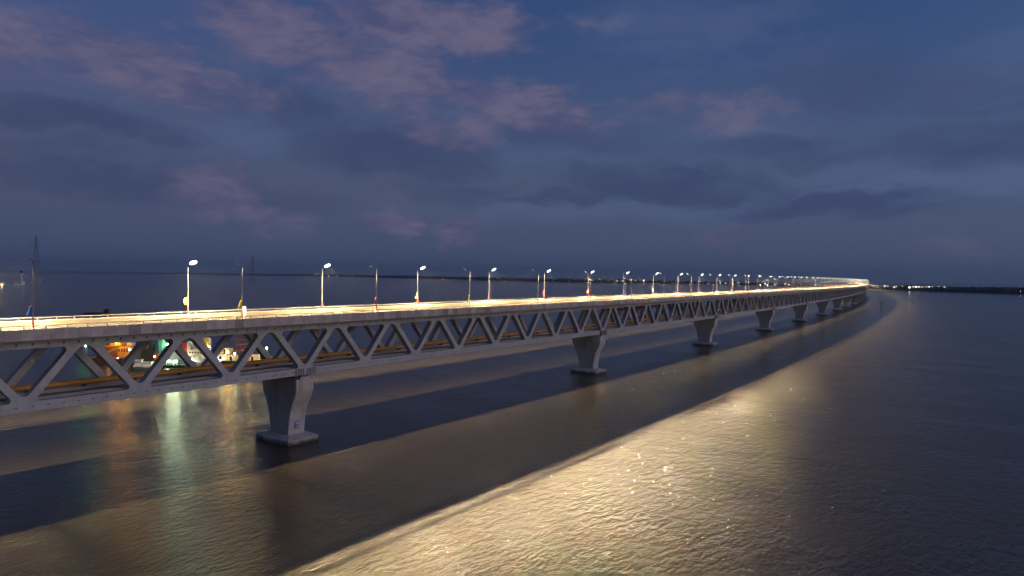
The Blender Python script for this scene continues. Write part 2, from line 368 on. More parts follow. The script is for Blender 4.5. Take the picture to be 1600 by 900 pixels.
# road slab, surfacing, parapets
def deck_parts():
    mb = MB(); sweep(mb, [(-10.76, 28.66), (-7.2, 28.36), (7.2, 28.36), (10.76, 28.66), (10.76, 29.34), (-10.76, 29.34)], SW, 'soffit'); slab = mb.build('road_slab', bridge)
    i0 = [s for s in SW if s <= -46.8]; i1 = [s for s in SW if s >= -46.8]
    if i0[-1] != i1[0]: i0.append(-46.8); i1.insert(0, -46.8)
    mb = MB(); sweep(mb, [(-10.2, 29.348), (10.2, 29.348)], i0, 'road_pale', False); tag(mb.build('road_surface', slab), 'pale pinkish white road surface at the near end')
    mb = MB(); sweep(mb, [(-10.2, 29.348), (10.2, 29.348)], i1, 'road_tan', False); mb.build('road_surface', slab)
    for lat in (-9.6, 9.6):
        mb = MB(); sweep(mb, [(lat - .08, 29.353), (lat + .08, 29.353)], SW, 'road_line', False); mb.build('edge_line', slab)
    for side in (-1, 1):
        mb = MB(); sweep(mb, rect(side * 10.28, side * 10.74, 29.345, 30.40), SW, 'parapet'); mb.build('parapet', bridge)
        mb = MB(); sweep(mb, rect(side * 10.72, side * 10.86, 30.93, 31.06), SW, 'rail_steel'); mb.build('guard_rail', bridge)
        mb = MB()
        for i in range(int((S1 - S0) / 3.125)):
            s = S0 + 1.56 + i * 3.125
            if s > 1600: break
            a, b = side * 10.74, side * 10.84
            p = [bp(s - .09, a, 30.40), bp(s + .09, a, 30.40), bp(s + .09, b, 30.40), bp(s - .09, b, 30.40)]
            vs = p + [(x, y, z + .54) for x, y, z in p]
            mb.add(vs, [(0, 1, 2, 3), (4, 7, 6, 5), (0, 4, 5, 1), (1, 5, 6, 2), (2, 6, 7, 3), (3, 7, 4, 0)], 'rail_steel')
        tag(mb.build('rail_post', bridge), kind='stuff')
    # fascia of precast panels on the near edge: single panels while they can be told apart
    def panel(mb, x0, x1, m='fascia_concrete'):
        y0, y1, z0, z1 = -11.0, -10.78, 28.58, 30.46; c = .03
        mb.prism([(x0 + .012, z0), (x1 - .012, z0), (x1 - .012, z1 - c), (x1 - .04, z1), (x0 + .04, z1), (x0 + .012, z1 - c)], y0, y1, m)
    pb = MB(); panel(pb, 0, BAY / 9); me = pb.mesh('fascia_panel')
    pb = MB(); panel(pb, 0, BAY / 9, 'wet_stain'); me_d = pb.mesh('fascia_panel_stained')
    rnd = random.Random(5); far = MB(); n = 0
    i = int(S0 / (BAY / 9))
    while True:
        s = i * BAY / 9; i += 1
        if s >= S1 - 3: break
        if s < S0: continue
        if -77 < s < 535:
            x, y, th = fr(s); o = link('fascia_panel', me_d if rnd.random() < .08 else me, slab, (x, y, zo(s)), th); n += 1
        else:
            pr = [(11.0, 28.58), (11.0, 30.46), (10.78, 30.46), (10.78, 28.58)]
            vs = [bp(q, a, b) for q in (s + .012, s + BAY / 9 - .012) for a, b in pr]
            far.add(vs, [(0, 1, 2, 3), (4, 7, 6, 5), (0, 4, 5, 1), (1, 5, 6, 2), (2, 6, 7, 3), (3, 7, 4, 0)], 'fascia_concrete')
    tag(far.build('fascia_panel_row', slab), kind='stuff')
    far = MB(); sweep(far, rect(-11.0, -10.78, 28.58, 30.46), SW, 'fascia_concrete'); far.build('fascia', slab)
deck_parts()

# trusses
LT = 5.86; ZB, ZT = 17.26, 28.73; SL = (BAY / 2) / (ZT - ZB); HW = .80; ZC = 28.2   # slope dx/dz, half width of a diagonal measured level
def arc_fill(v, a, b, r, n=5):
    """corner at v between directions a and b, filled out to an arc of radius r"""
    v, a, b = Vector(v), Vector(a).normalized(), Vector(b).normalized(); half = a.angle(b) / 2
    d = r / math.tan(half); c = v + (a + b).normalized() * (r / math.sin(half)); p0, p1 = v + a * d, v + b * d
    a0 = math.atan2(p0.y - c.y, p0.x - c.x); a1 = math.atan2(p1.y - c.y, p1.x - c.x); da = (a1 - a0 + math.pi) % (2 * math.pi) - math.pi
    return [tuple(v)] + [(c.x + r * math.cos(a0 + da * t / n), c.y + r * math.sin(a0 + da * t / n)) for t in range(n + 1)]
def diag_poly(sg):  # leaning to +x when sg=1, from bottom node at x=0
    return [(sg * (-HW - (ZB - 17.0) * SL), 17.0), (sg * (HW - (ZB - 17.0) * SL), 17.0), (sg * (BAY / 2 + HW - (ZT - ZC) * SL), ZC), (sg * (BAY / 2 - HW - (ZT - ZC) * SL), ZC)]
def diag_mesh(sg):
    mb = MB(); w = .84 if sg > 0 else .825; pol = diag_poly(sg)
    mb.prism(pol, -w, w, 'steel'); return mb.mesh('diagonal')
DM = {1: diag_mesh(1), -1: diag_mesh(-1)}
def truss_mesh():
    mb = MB(); x0, x1 = 0.02, SPAN - .02
    mb.box(x0, x1, -.87, .87, 16.24, 17.18, 'steel'); mb.box(x0, x1, -.93, .93, 17.18, 17.30, 'steel'); mb.box(x0, x1, -.865, .865, 17.30, 17.86, 'steel')
    mb.box(x0, x1, -.87, .87, 26.95, 28.34, 'steel'); mb.box(x0, x1, -.95, .95, 26.86, 26.95, 'steel')
    zc = 17.86; zt = 26.86; w = .832
    up = Vector((SL, 1)); dn = Vector((-SL, 1))
    for i in range(9):
        x = i * BAY
        sides = (1, -1)
        # U at the bottom node between the two diagonals
        poly = arc_fill((x, ZB + HW / SL), dn, up, 1.08, 8)
        if i in (0, 8):   # half at the span joints
            poly = [(min(max(a, x0), x1), b) for a, b in poly]
        mb.prism(poly, -w, w, 'steel')
        # corners between bottom chord and diagonals (outer side of each diagonal)
        for sg in sides:
            if (i == 0 and sg < 0) or (i == 8 and sg > 0): continue
            vx = x + sg * (HW + (zc - ZB) * SL)
            mb.prism(arc_fill((vx, zc), (sg, 0), (sg * SL, 1), .55, 4), -w, w, 'steel')
        if i < 8:
            xt = x + BAY / 2
            mb.prism(arc_fill((xt, ZT - HW / SL), (-SL, -1), (SL, -1), 1.72, 8), -w, w, 'steel')
            for sg in (1, -1):
                vx = xt + sg * (HW + (ZT - zt) * SL)
                mb.prism(arc_fill((vx, zt), (sg, 0), (sg * SL, -1), .65, 4), -w, w, 'steel')
        # bolt lugs and hand holes along the chords
    for k in range(int(SPAN / 2.34)):
        x = 1.2 + k * 2.34375
        mb.box(x - .17, x + .17, -.91, -.86, 27.35, 27.75, 'steel_dark')
        mb.box(x - .22, x + .22, -.935, -.86, 17.0, 17.165, 'steel_dark')
    # stiffener ribs over the piers
    for x in (x0 + .5, x1 - .5):
        for j in range(6):
            q = x + (j * .46 if x < 75 else -j * .46); mb.box(q - .07, q + .07, -.99, -.86, 16.27, 17.75, 'steel_dark')
    return mb.mesh('truss')
TM = truss_mesh()
far_d = MB(); nd = 0
def add_far(mb, sg, s, lat):
    x, y, th = fr(s); w = .84; c, si = math.cos(th), math.sin(th); pol = diag_poly(sg); vs = []
    for yy in (-w, w):
        for a, b in pol: vs.append((x + math.sin(th) * lat + a * c - yy * si, y - math.cos(th) * lat + a * si + yy * c, b + zo(s)))
    mb.add(vs, [(0, 1, 2, 3), (7, 6, 5, 4), (0, 4, 5, 1), (1, 5, 6, 2), (2, 6, 7, 3), (3, 7, 4, 0)], 'steel')
for k in range(K0, K1 + 1):
    a, b = bp(k * SPAN, 0, 0), bp((k + 1) * SPAN, 0, 0); th = math.atan2(b[1] - a[1], b[0] - a[0]); dip = (b[2] - a[2]) / SPAN
    for lat in (LT, -LT):
        o = link('truss', TM, bridge, (a[0] + math.sin(th) * lat, a[1] - math.cos(th) * lat, a[2])); o.rotation_euler = (0, -math.atan(dip), th)
        for j in range(8):
            for sg, x in ((1, j * BAY), (-1, (j + 1) * BAY)):
                if -1 <= k <= 7: link('diagonal', DM[sg], o, (x, 0, 0))
                else: add_far(far_d, sg, k * SPAN + x, lat)
tag(far_d.build('diagonal_row', bridge), kind='stuff')
# cross beams under the road and at the lower level, lower deck, gas pipe
cb = MB(); cb.box(-.35, .35, -4.98, 4.98, 27.0, 28.33, 'steel'); cme = cb.mesh('cross_beam')
lb = MB(); lb.box(-.3, .3, -4.98, 4.98, 16.3, 17.1, 'steel'); lme = lb.mesh('floor_beam')
for i in range(int(S0 / BAY) + 1, 60):
    x, y, th = fr(i * BAY); link('floor_beam', lme, bridge, (x, y, zo(i * BAY)), th)
    x, y, th = fr(i * BAY + BAY / 2); link('cross_beam', cme, bridge, (x, y, zo(i * BAY)), th)
mb = MB(); sweep(mb, rect(-4.95, 4.95, 17.104, 17.42), SW, 'concrete'); low = mb.build('lower_deck', bridge)
for lat in (-2.9, 2.9, 4.5):
    mb = MB(); sweep(mb, rect(lat - .18, lat + .18, 17.424, 18.02), SW, 'concrete'); mb.build('upstand', low)
mb = MB(); sweep(mb, rect(-2.2, 2.2, 17.424, 17.62), SW, 'track'); mb.build('track_bed', low)
for lat in (-.84, .84):
    mb = MB(); sweep(mb, rect(lat - .04, lat + .04, 17.624, 17.80), SW, 'rail_steel'); mb.build('rail', low)
mb = MB(); sweep(mb, [(-4.3 + .52 * math.cos(a), 18.72 + .52 * math.sin(a)) for a in [i * math.pi / 6 for i in range(12)]], SW, 'gas_pipe'); mb.build('gas_pipe', bridge, True)
pc = MB(); pc.box(-.25, .25, -.6, .6, 17.424, 18.25, 'steel_dark'); pcm = pc.mesh('pipe_cradle')
for i in range(int(S0 / BAY) * 2, 100):
    x, y, th = fr(i * BAY / 2 + 4); link('pipe_cradle', pcm, low, (x - math.sin(th) * 4.3, y + math.cos(th) * 4.3, zo(i * 9)), th)

# piers
def pier_meshes():
    mb = MB(); zs = []; zt, zb = 15.25, 1.9
    PR = [(15.25, 6.62), (12.60, 6.62), (12.57, 6.575), (12.51, 6.575), (12.48, 6.61), (12.2, 6.55), (11.4, 6.25), (10.6, 5.85), (9.8, 5.38), (9.0, 4.95), (8.74, 4.83), (8.71, 4.78), (8.65, 4.76), (8.62, 4.78), (8.2, 4.6), (7.4, 4.32), (6.4, 4.06), (5.2, 3.84), (4.86, 3.79), (4.83, 3.745), (4.77, 3.74), (4.74, 3.77), (4.0, 3.68), (2.8, 3.57), (1.6, 3.5)]
    for z, la in PR: zs.append((z, la, 2.5 - .22 * (6.62 - la) / 3.1))
    n = 8; vs = []; fs = []
    for z, la, hs in zs:
        c = .16; vs += [(-hs, -la + c, z), (-hs + c, -la, z), (hs - c, -la, z), (hs, -la + c, z), (hs, la - c, z), (hs - c, la, z), (-hs + c, la, z), (-hs, la - c, z)]
    for i in range(len(zs) - 1):
        for k in range(n): fs.append((i * n + k, i * n + (k + 1) % n, (i + 1) * n + (k + 1) % n, (i + 1) * n + k))
    fs += [tuple(range(n)), tuple((len(zs) - 1) * n + k for k in range(n))]
    mb.add(vs, fs, 'pier_concrete')
    for sx in (-1, 1):     # flutes high on the flat faces
        for j in range(5):
            y = -.4 + j * .62; mb.prism([(y - .13, 10.6), (y + .13, 10.6), (y + .13, 14.9), (y - .13, 14.9)], sx * 2.38, sx * 2.60, 'pier_concrete', 'x')
    pm = mb.mesh('pier')
    mb = MB(); H = [(-4.3, -6.3), (4.3, -6.3), (5.0, 0), (4.3, 6.3), (-4.3, 6.3), (-5.0, 0)]
    mb.prism(H, -.8, 1.25, 'pier_concrete', 'z'); n = 6
    T = [(a * .99, b * .99, 1.25) for a, b in H] + [(a * .62, b * .66, 1.85) for a, b in H]; mb.add(T, [tuple(range(6)), tuple(range(11, 5, -1))] + [(i, (i + 1) % 6, (i + 1) % 6 + 6, i + 6) for i in range(6)], 'pier_concrete')
    cm = mb.mesh('pile_cap')
    mb = MB(); mb.box(-1.5, 1.5, -.9, .9, 15.2, 15.75, 'pier_concrete'); mb.box(-1.0, 1.0, -.6, .6, 15.75, 16.22, 'steel_dark'); bm_ = mb.mesh('bearing')
    mb = MB(); mb.box(-1.3, 1.3, -2.6, 2.6, 15.2, 16.1, 'steel_dark'); dm = mb.mesh('shear_key')
    return pm, cm, bm_, dm
PM, CM, BM_, DMm = pier_meshes()
for k in range(K0, K1 + 2):
    if k == K1 + 1: break
    s = k * SPAN; x, y, th = fr(s); o = link('pier', PM, bridge, (x, y, zo(s)), th)
    c = link('pile_cap', CM, o, (0, 0, -zo(s)))
    link('bearing', BM_, o, (0, LT, 0)); link('bearing', BM_, o, (0, -LT, 0)); link('shear_key', DMm, o, (0, 0, 0))
    if k == 0:
        mb = MB(); mb.box(-.62, .62, -3.90, -3.60, 3.2, 4.9, 'plate_blue')
        for a in ((-.45, -.33, 4.25, 4.8), (-.33, -.16, 4.68, 4.8), (-.33, -.16, 4.45, 4.56), (-.2, -.1, 4.5, 4.8), (.08, .5, 4.68, 4.8), (.08, .2, 4.3, 4.68), (.38, .5, 4.3, 4.68), (.08, .5, 4.2, 4.3), (-.5, -.25, 3.55, 3.75), (.0, .18, 3.55, 3.95), (.32, .48, 3.55, 3.95)):
            mb.box(a[0], a[1], -3.91, -3.90, a[2] - .1, a[3] - .1, 'white')
        mb.box(-.22, -.06, -3.91, -3.90, 3.45, 3.9, 'navy')
        tag(mb.build('number_plate', o), 'small blue plate with white characters low on the nearest pier')
    if k == 1:      # lattice maintenance cages either side of the bearing
        for sx, wd in ((-4.0, 2.0), (3.3, 1.0)):
            mb = MB(); x0, x1, y0, y1, z0, z1 = sx - wd, sx + wd * .3, -6.9, -5.2, 13.6, 16.1
            P = lambda i, j, l: ((x0, x1)[i], (y0, y1)[j], (z0, z1)[l])
            for i in (0, 1):
                for j in (0, 1): mb.beam(P(i, j, 0), P(i, j, 1), .12, 'galv')
            for l in (0, 1):
                for i in (0, 1): mb.beam(P(i, 0, l), P(i, 1, l), .12, 'galv')
                for j in (0, 1): mb.beam(P(0, j, l), P(1, j, l), .12, 'galv')
            for j in (0, 1): mb.beam(P(0, j, 0), P(1, j, 1), .1, 'galv'); mb.beam(P(0, j, 1), P(1, j, 0), .1, 'galv')
            mb.build('inspection_cage', o)

# ------------------------------------------------------------------ street lamps and flags
def road_photometry():
    # a street lantern's light distribution: wide towards the road, cut off behind and near the horizontal
    va = [0, 10, 20, 30, 40, 50, 55, 60, 65, 70, 75, 80, 85, 90]
    back = [1.0, 1.3, 1.3, .85, .52, .33, .26, .20, .13, .06, .02, .005, 0, 0]
    along = [1, .95, .90, .90, .95, 1.0, 1.1, 1.2, .9, .45, .15, .03, .01, 0]
    road = [.8, .78, .74, .76, .90, 1.5, 3.2, 11.5, 8.2, 3.4, .8, .14, .02, 0]
    t = bpy.data.texts.new('road_photometry')
    wide = [.85, .85, .85, .9, 1.1, 1.4, 1.9, 3.6, 4.1, 3.8, 3.0, 1.8, .5, 0]
    rows = [back, [x * 1.25 for x in back], along, wide, wide, [1.75 * x if i > 6 else x for i, x in enumerate(road)]]
    t.write('IESNA:LM-63-2002\nTILT=NONE\n1 1000 1 %d %d 1 2 0 0 0\n1 1 1\n%s\n0 60 92 106 128 180\n%s\n' % (len(va), 6, ' '.join(map(str, va)), '\n'.join(' '.join('%.3f' % (x * 100) for x in r) for r in rows)))
    return t
def lamp_proto():
    root = thing('street_lamp', 'x', 'street lamp')
    mb = MB(); mb.tube([(0, 0, 0), (0, 0, .5), (0, 0, 5.5), (0, 0, 10.7)], [.115, .11, .09, .07], 'pole', 8); mb.box(-.2, .2, -.2, .2, -.05, .06, 'galv'); mb.build('pole', root, True)
    mb = MB(); mb.tube([(0, 0, .25), (0, 0, 1.85)], [.15, .14], 'red_wrap', 8); mb.build('red_wrap', root)
    mb = MB(); mb.tube([(0, 0, 10.6), (0, .12, 10.98), (0, .5, 11.28), (0, 1.5, 11.62)], [.08, .075, .065, .06], 'pole', 6); mb.build('arm', root)
    # head: shallow bowl tilted towards the road
    a = R(35); nrm = Vector((0, math.sin(a), -math.cos(a))); ex = Vector((1, 0, 0)); ey = nrm.cross(ex); c = Vector((0, 2.13, 11.70)); n = 12
    def ring(r, h): return [c + nrm * h + (ex * math.cos(2 * math.pi * k / n) + ey * math.sin(2 * math.pi * k / n)) * r for k in range(n)]
    vs = ring(.84, .0) + ring(.86, -.04) + ring(.60, -.15) + ring(.16, -.20); fs = []
    for i in range(3):
        for k in range(n): fs.append((i * n + k, i * n + (k + 1) % n, (i + 1) * n + (k + 1) % n, (i + 1) * n + k))
    fs += [tuple(range(3 * n, 4 * n)), tuple(range(n))]
    mb = MB(); mb.add(vs, fs, 'housing'); hd = mb.build('lamp_head', root)
    vs = ring(.82, .012) + ring(.55, .10) + [c + nrm * .13]; fs = [(k, (k + 1) % n, n + (k + 1) % n, n + k) for k in range(n)] + [(n + k, n + (k + 1) % n, 2 * n) for k in range(n)]
    mb = MB(); mb.add(vs, fs, 'lamp_lens'); mb.build('lamp_lens', hd)
    # the lamp's own light: a small LED array with a cut-off, just under the lens
    ld = bpy.data.lights.new('lamp_light', 'SPOT'); ld.spot_size = R(172); ld.spot_blend = .08; ld.shadow_soft_size = .17; ld.energy = LAMP_W; ld.color = LAMPC
    ld.use_nodes = True; nt = ld.node_tree; em = nt.nodes['Emission']; ies = nt.nodes.new('ShaderNodeTexIES'); ies.mode = 'INTERNAL'; ies.ies = road_photometry()
    nt.links.new(ies.outputs[0], em.inputs['Strength'])
    lo = bpy.data.objects.new('lamp_light', ld); col.objects.link(lo); lo.parent = hd; lo.location = c + nrm * .32
    return root
LP = lamp_proto(); PARTS = [(o, [c for c in bpy.data.objects if c.parent == o]) for o in [x for x in bpy.data.objects if x.parent == LP]]
NTH = ['first', 'second', 'third', 'fourth', 'fifth', 'sixth', 'seventh', 'eighth', 'ninth', 'tenth', 'eleventh', 'twelfth', 'thirteenth', 'fourteenth', 'fifteenth', 'sixteenth', 'seventeenth', 'eighteenth', 'nineteenth', 'twentieth', 'twenty-first', 'twenty-second', 'twenty-third', 'twenty-fourth', 'twenty-fifth', 'twenty-sixth']
SP0 = -56.469; used = False
FLAG_FAR = {1: 'yellow', 3: 'lime', 8: 'white', 9: 'red', 5: 'red', 6: 'red'}; FLAG_NEAR = {0: 'blue', 1: 'yellow', 2: 'magenta', 3: 'lime', 5: 'red', 8: 'cream', 10: 'cream'}
def lamp_label(side, i):
    w = 'far' if side < 0 else 'near'
    if side < 0:
        if i == 0: return 'lit street lamp on far parapet cut off by the left picture edge'
        if i == 1: return 'brightest lit street lamp on far parapet with yellow flag on its pole'
        if i <= 25: return '%s lit street lamp on the far parapet counting from the left edge' % NTH[i]
        return 'small distant lit street lamp in the row on the far parapet'
    if i == 0: return 'dim street lamp on near parapet with blue flag, nearest the left edge'
    if i == 1: return 'street lamp on near parapet with yellow pennant and red-wrapped foot'
    if i == 2: return 'street lamp on near parapet with magenta flag on its pole'
    if i <= 25: return '%s street lamp on the near parapet, head turned away, counting from the left' % NTH[i]
    return 'small distant street lamp in the row on the near parapet'
lamps = {}
for i in range(-6, 104):
    s = SP0 + 37.5 * i
    if s > S1 - 5: break
    x, y, th = fr(s)
    for side in (-1, 1):
        p = bp(s, side * 10.63, 30.45); rz = th if side > 0 else th + math.pi
        if not used: r = LP; used = True
        else:
            r = LP.copy(); col.objects.link(r)
            for ch, subs in PARTS:
                if 'red' in ch.name and i > 40: continue
                c = ch.copy(); col.objects.link(c); c.parent = r
                for g in subs: d = g.copy(); col.objects.link(d); d.parent = c
        r.location = p; r.rotation_euler = (0, 0, rz)
        vis = i >= 0
        tag(r, lamp_label(side, i) if vis else 'lit street lamp on the bridge beyond the left picture edge', 'street lamp', 'street lamps on the %s parapet' % ('far' if side < 0 else 'near') if vis else 'street lamps beyond the left edge')
for nm, c in (('yellow', (.75, .58, .02)), ('blue', (.03, .10, .42)), ('magenta', (.60, .02, .10)), ('lime', (.50, .55, .10)), ('red', (.55, .03, .03)), ('cream', (.75, .68, .42)), ('white', (.8, .78, .7))):
    mat('flag_' + nm, c, .85)
def flag(side, i, colr):
    s = SP0 + 37.5 * i; x, y, th = fr(s); p = bp(s, side * 10.63, 30.45)
    mb = MB(); n = 6; top, bot = 3.75, 2.15; vs = []; rnd = random.Random(i * 3 + side)
    shape = 'rect' if (side < 0 and i == 1) else 'tri'
    for k in range(n + 1):
        t = k / n; z = top + (bot - top) * t; wdt = (.95 * (.25 + .75 * t)) if shape == 'tri' else (.55 + .35 * math.sin(math.pi * t))
        off = .08 * math.sin(t * 5 + i); vs += [(-.12, off * .3, z), (-.12 - wdt * .5, off + .05, z - .02), (-.12 - wdt, off * 1.6, z - .06)]
    fs = []
    for k in range(n):
        for j in range(2): a = k * 3 + j; fs.append((a, a + 1, a + 4, a + 3))
    mb.add(vs, fs, 'flag_' + colr); o = mb.build('flag', None, True, p, th)
    md = o.modifiers.new('thick', 'SOLIDIFY'); md.thickness = .02
    what = 'far' if side < 0 else 'near'
    lab = {('far', 1): 'yellow cloth flag tied to the brightest lamp pole on the far parapet', ('near', 0): 'blue triangular pennant on the lamp pole nearest the left edge', ('near', 1): 'yellow triangular pennant on a near parapet lamp pole',
           ('near', 2): 'magenta flag hanging on a near parapet lamp pole'}.get((what, i), '%s flag low on the %s lamp pole of the %s parapet' % (colr, NTH[i], what))
    tag(o, lab, 'flag', 'flags on the lamp poles')
for i, c in FLAG_FAR.items(): flag(-1, i, c)
for i, c in FLAG_NEAR.items(): flag(1, i, c)

# ------------------------------------------------------------------ vessels and the work site beyond the bridge
for nm, c, r_ in (('hull_dark', (.03, .035, .04), .6), ('hull_red', (.16, .03, .025), .6), ('hull_green', (.03, .09, .07), .6), ('ship_white', (.72, .72, .70), .55), ('crane_orange', (.60, .27, .04), .55),
                  ('rust', (.26, .09, .045), .8), ('teal', (.10, .33, .28), .6), ('box_cream', (.68, .56, .36), .65), ('box_orange', (.62, .26, .06), .65), ('box_white', (.70, .70, .66), .65), ('box_red', (.45, .07, .04), .65),
                  ('glass_dark', (.015, .02, .025), .15), ('deck_grey', (.22, .22, .22), .8), ('yellow', (.62, .46, .06), .6), ('machine', (.06, .07, .05), .7), ('tank_grey', (.55, .56, .58), .5), ('lattice', (.20, .21, .23), .6)):
    mat(nm, c, r_, noise=(1.2, .12, 4))
def glow(nm, c, st): mat('glow_' + nm, (.9, .9, .9), .4, emit=c, estr=st)
glow('white', (.82, 1.0, .62), 270); glow('cool', (.95, 1.0, .95), 320); glow('warm', (1.0, .62, .20), 240); glow('amber', (1.0, .48, .08), 330); glow('green', (.10, 1.0, .22), 90); glow('dim', (.95, 1.0, .92), 70); glow('red', (1.0, .10, .10), 1.6)
glow('shore', (1.0, .93, .72), 22); glow('shore_white', (.92, .97, 1.0), 20)
RZ = YAW - math.pi / 2
class Site:
    """frame of one vessel: local x runs to the right as seen from the viewer, y away, z up; px/py are only read to size it"""
    def __init__(s, name, label, cat, px0, D, turn=0, group=None):
        s.px0, s.D = px0, D; s.k = D / FPX; s.hor = 430.8 + .0131 * (px0 - 680)
        s.o = thing(name, label, cat, at(px0, D, 0), RZ + turn, group)
    def X(s, px): return (px - s.px0) * s.k
    def Z(s, py): return 39.914 - (py - s.hor) * s.k
    def part(s, name, fn, label=None, smooth=False):
        mb = MB(); fn(mb); o = mb.build(name, s.o, smooth)
        if label: o['label'] = label
        return o
def hull(mb, x0, x1, w, zt, m, bow=1, deck='deck_grey'):
    """pointed at the bow (bow=1: right end, -1: left end, 0: a barge)"""
    L_ = x1 - x0; b = .22 * L_
    if bow == 0: pl = [(x0 + .6, -w), (x1 - .6, -w), (x1, -w + .6), (x1, w - .6), (x1 - .6, w), (x0 + .6, w), (x0, w - .6), (x0, -w + .6)]
    else:
        pl = [(x0, -w * .85), (x1 - b, -w), (x1 - b * .4, -w * .6), (x1, 0), (x1 - b * .4, w * .6), (x1 - b, w), (x0, w * .85)]
        if bow < 0: pl = [(x0 + x1 - a, q) for a, q in pl][::-1]
    n = len(pl); cx = (x0 + x1) / 2; vs = [(cx + (a - cx) * .93, q * .8, -.8) for a, q in pl] + [(a, q, zt) for a, q in pl] + [(cx + (a - cx) * .97, q * .94, zt) for a, q in pl] + [(cx + (a - cx) * .97, q * .94, zt - .35) for a, q in pl]
    fs = [tuple(range(n - 1, -1, -1))]
    for r in range(3): fs += [(r * n + i, r * n + (i + 1) % n, (r + 1) * n + (i + 1) % n, (r + 1) * n + i) for i in range(n)]
    mb.add(vs, fs, m); mb.add(vs[3 * n:], [tuple(range(n))], deck)
def cabin(mb, x0, x1, y0, y1, z0, z1, m, win=4):
    mb.box(x0, x1, y0, y1, z0, z1, m); mb.box(x0 - .15, x1 + .15, y0 - .15, y1 + .15, z1, z1 + .12, m)
    w = (x1 - x0) / win
    for i in range(win): mb.box(x0 + w * (i + .2), x0 + w * (i + .8), y0 - .03, y0 + .05, z0 + (z1 - z0) * .5, z0 + (z1 - z0) * .82, 'glass_dark')
def lattice(mb, x0, x1, y0, y1, z0, z1, n, m, w=.12):
    for x in (x0, x1):
        for y in (y0, y1): mb.beam((x, y, z0), (x, y, z1), w, m)
    for i in range(n):
        a, b = z0 + (z1 - z0) * i / n, z0 + (z1 - z0) * (i + 1) / n
        for y in (y0, y1): mb.beam((x0, y, a), (x1, y, b), w * .7, m); mb.beam((x0, y, b), (x1, y, b), w * .8, m); mb.beam((x1, y, a), (x0, y, b), w * .7, m)
        for x in (x0, x1): mb.beam((x, y0, b), (x, y1, b), w * .8, m)
def lamp_ball(site, px, py, y, r, g, label=None, arm=None):
    x, z = site.X(px), site.Z(py)
    def f(mb):
        mb.ball((x, y, z), r, 'glow_' + g, 10, 6); mb.box(x - r * .8, x + r * .8, y + r * .7, y + r * 1.4, z - r * .2, z + r * 1.1, 'deck_grey')
        if arm is not None: mb.tube([(x, y + r, z), (x, y + r, arm)], .09, 'deck_grey', 6)
    o = site.part('floodlight', f)
    if label: o['label'] = label
    return o

# floating crane, amber-lit
S = Site('floating_crane', 'amber-lit floating crane with raised boom seen through the left truss bays', 'crane', 185, 302, R(4))
S.part('hull', lambda m: hull(m, S.X(148), S.X(211), 6, 1.7, 'rust', 0))
S.part('deckhouse', lambda m: (cabin(m, S.X(186), S.X(210), -1, 5, 1.5, S.Z(541), 'crane_orange', 6), m.box(S.X(196), S.X(206), 0, 3, S.Z(541), S.Z(536), 'ship_white')))
def drum(m):
    x0, x1, zc, r = S.X(162), S.X(191), S.Z(538), 2.0; n = 14
    for a in range(n):
        q0, q1 = 2 * math.pi * a / n, 2 * math.pi * (a + 1) / n
    m.tube([(x0, 1.4, zc), (x0 + .7, .6, zc), (x1 - .7, .6, zc), (x1, 1.4, zc)], [1.3, r, r, 1.3], 'crane_orange', n)
    m.box(x0 + 1.4, x0 + 3.4, -1.45, -1.2, zc - .3, zc + 1.2, 'glass_dark'); m.box(x0 + 1.2, x1 - 1.2, -.6, 2.0, 1.5, zc - 1.6, 'rust')
S.part('slewing_cab', drum)
def boom(m):
    a, b = Vector((S.X(172), -2.6, S.Z(551))), Vector((S.X(209), -3.4, S.Z(531)))
    for dy in (-.35, .35):
        for dz in (-.35, .35): m.beam(a + Vector((0, dy, dz)), b + Vector((0, dy, dz)), .13, 'yellow')
    for i in range(14):
        p, q = a.lerp(b, i / 14), a.lerp(b, (i + 1) / 14)
        for dy in (-.35, .35): m.beam(p + Vector((0, dy, -.35)), q + Vector((0, dy, .35)), .08, 'yellow')
    m.beam(b, Vector((S.X(188), 1, S.Z(529))), .07, 'lattice')
S.part('boom', boom)
lamp_ball(S, 187, 533.5, -3.0, .42, 'amber', 'amber lamp glaring on the crane cab'); lamp_ball(S, 205, 546, -1.9, .20, 'warm')
lamp_ball(S, 180.5, 558, -5.6, .24, 'dim', arm=1.6); lamp_ball(S, 194, 558.5, -5.6, .24, 'dim', arm=1.6); lamp_ball(S, 207, 532, -2.0, .22, 'red')
# green light on a buoy
S = Site('channel_buoy', 'small channel buoy carrying the green light left of the floating crane', 'buoy', 134, 300)
def bu(m):
    m.tube([(0, 0, -.3), (0, 0, .9)], [1.3, 1.25], 'hull_green', 12); lattice(m, -.55, .55, -.55, .55, .9, S.Z(543), 5, 'lattice', .1)
S.part('float', bu)
lamp_ball(S, 134, 541, -.2, .30, 'green', 'green lantern')
# dark red tug in front of the crane
S = Site('tugboat', 'dark red tugboat moored in front of the amber-lit crane', 'tugboat', 158, 292, R(-14))
S.part('hull', lambda m: hull(m, S.X(143), S.X(178), 2.6, 1.6, 'hull_red', -1)); S.part('wheelhouse', lambda m: cabin(m, S.X(154), S.X(166), -1.4, 1.4, 1.3, S.Z(555), 'rust', 3)); S.part('mast', lambda m: m.tube([(S.X(160), 0, 3.6), (S.X(160), 0, 6)], [.09, .05], 'lattice', 6))
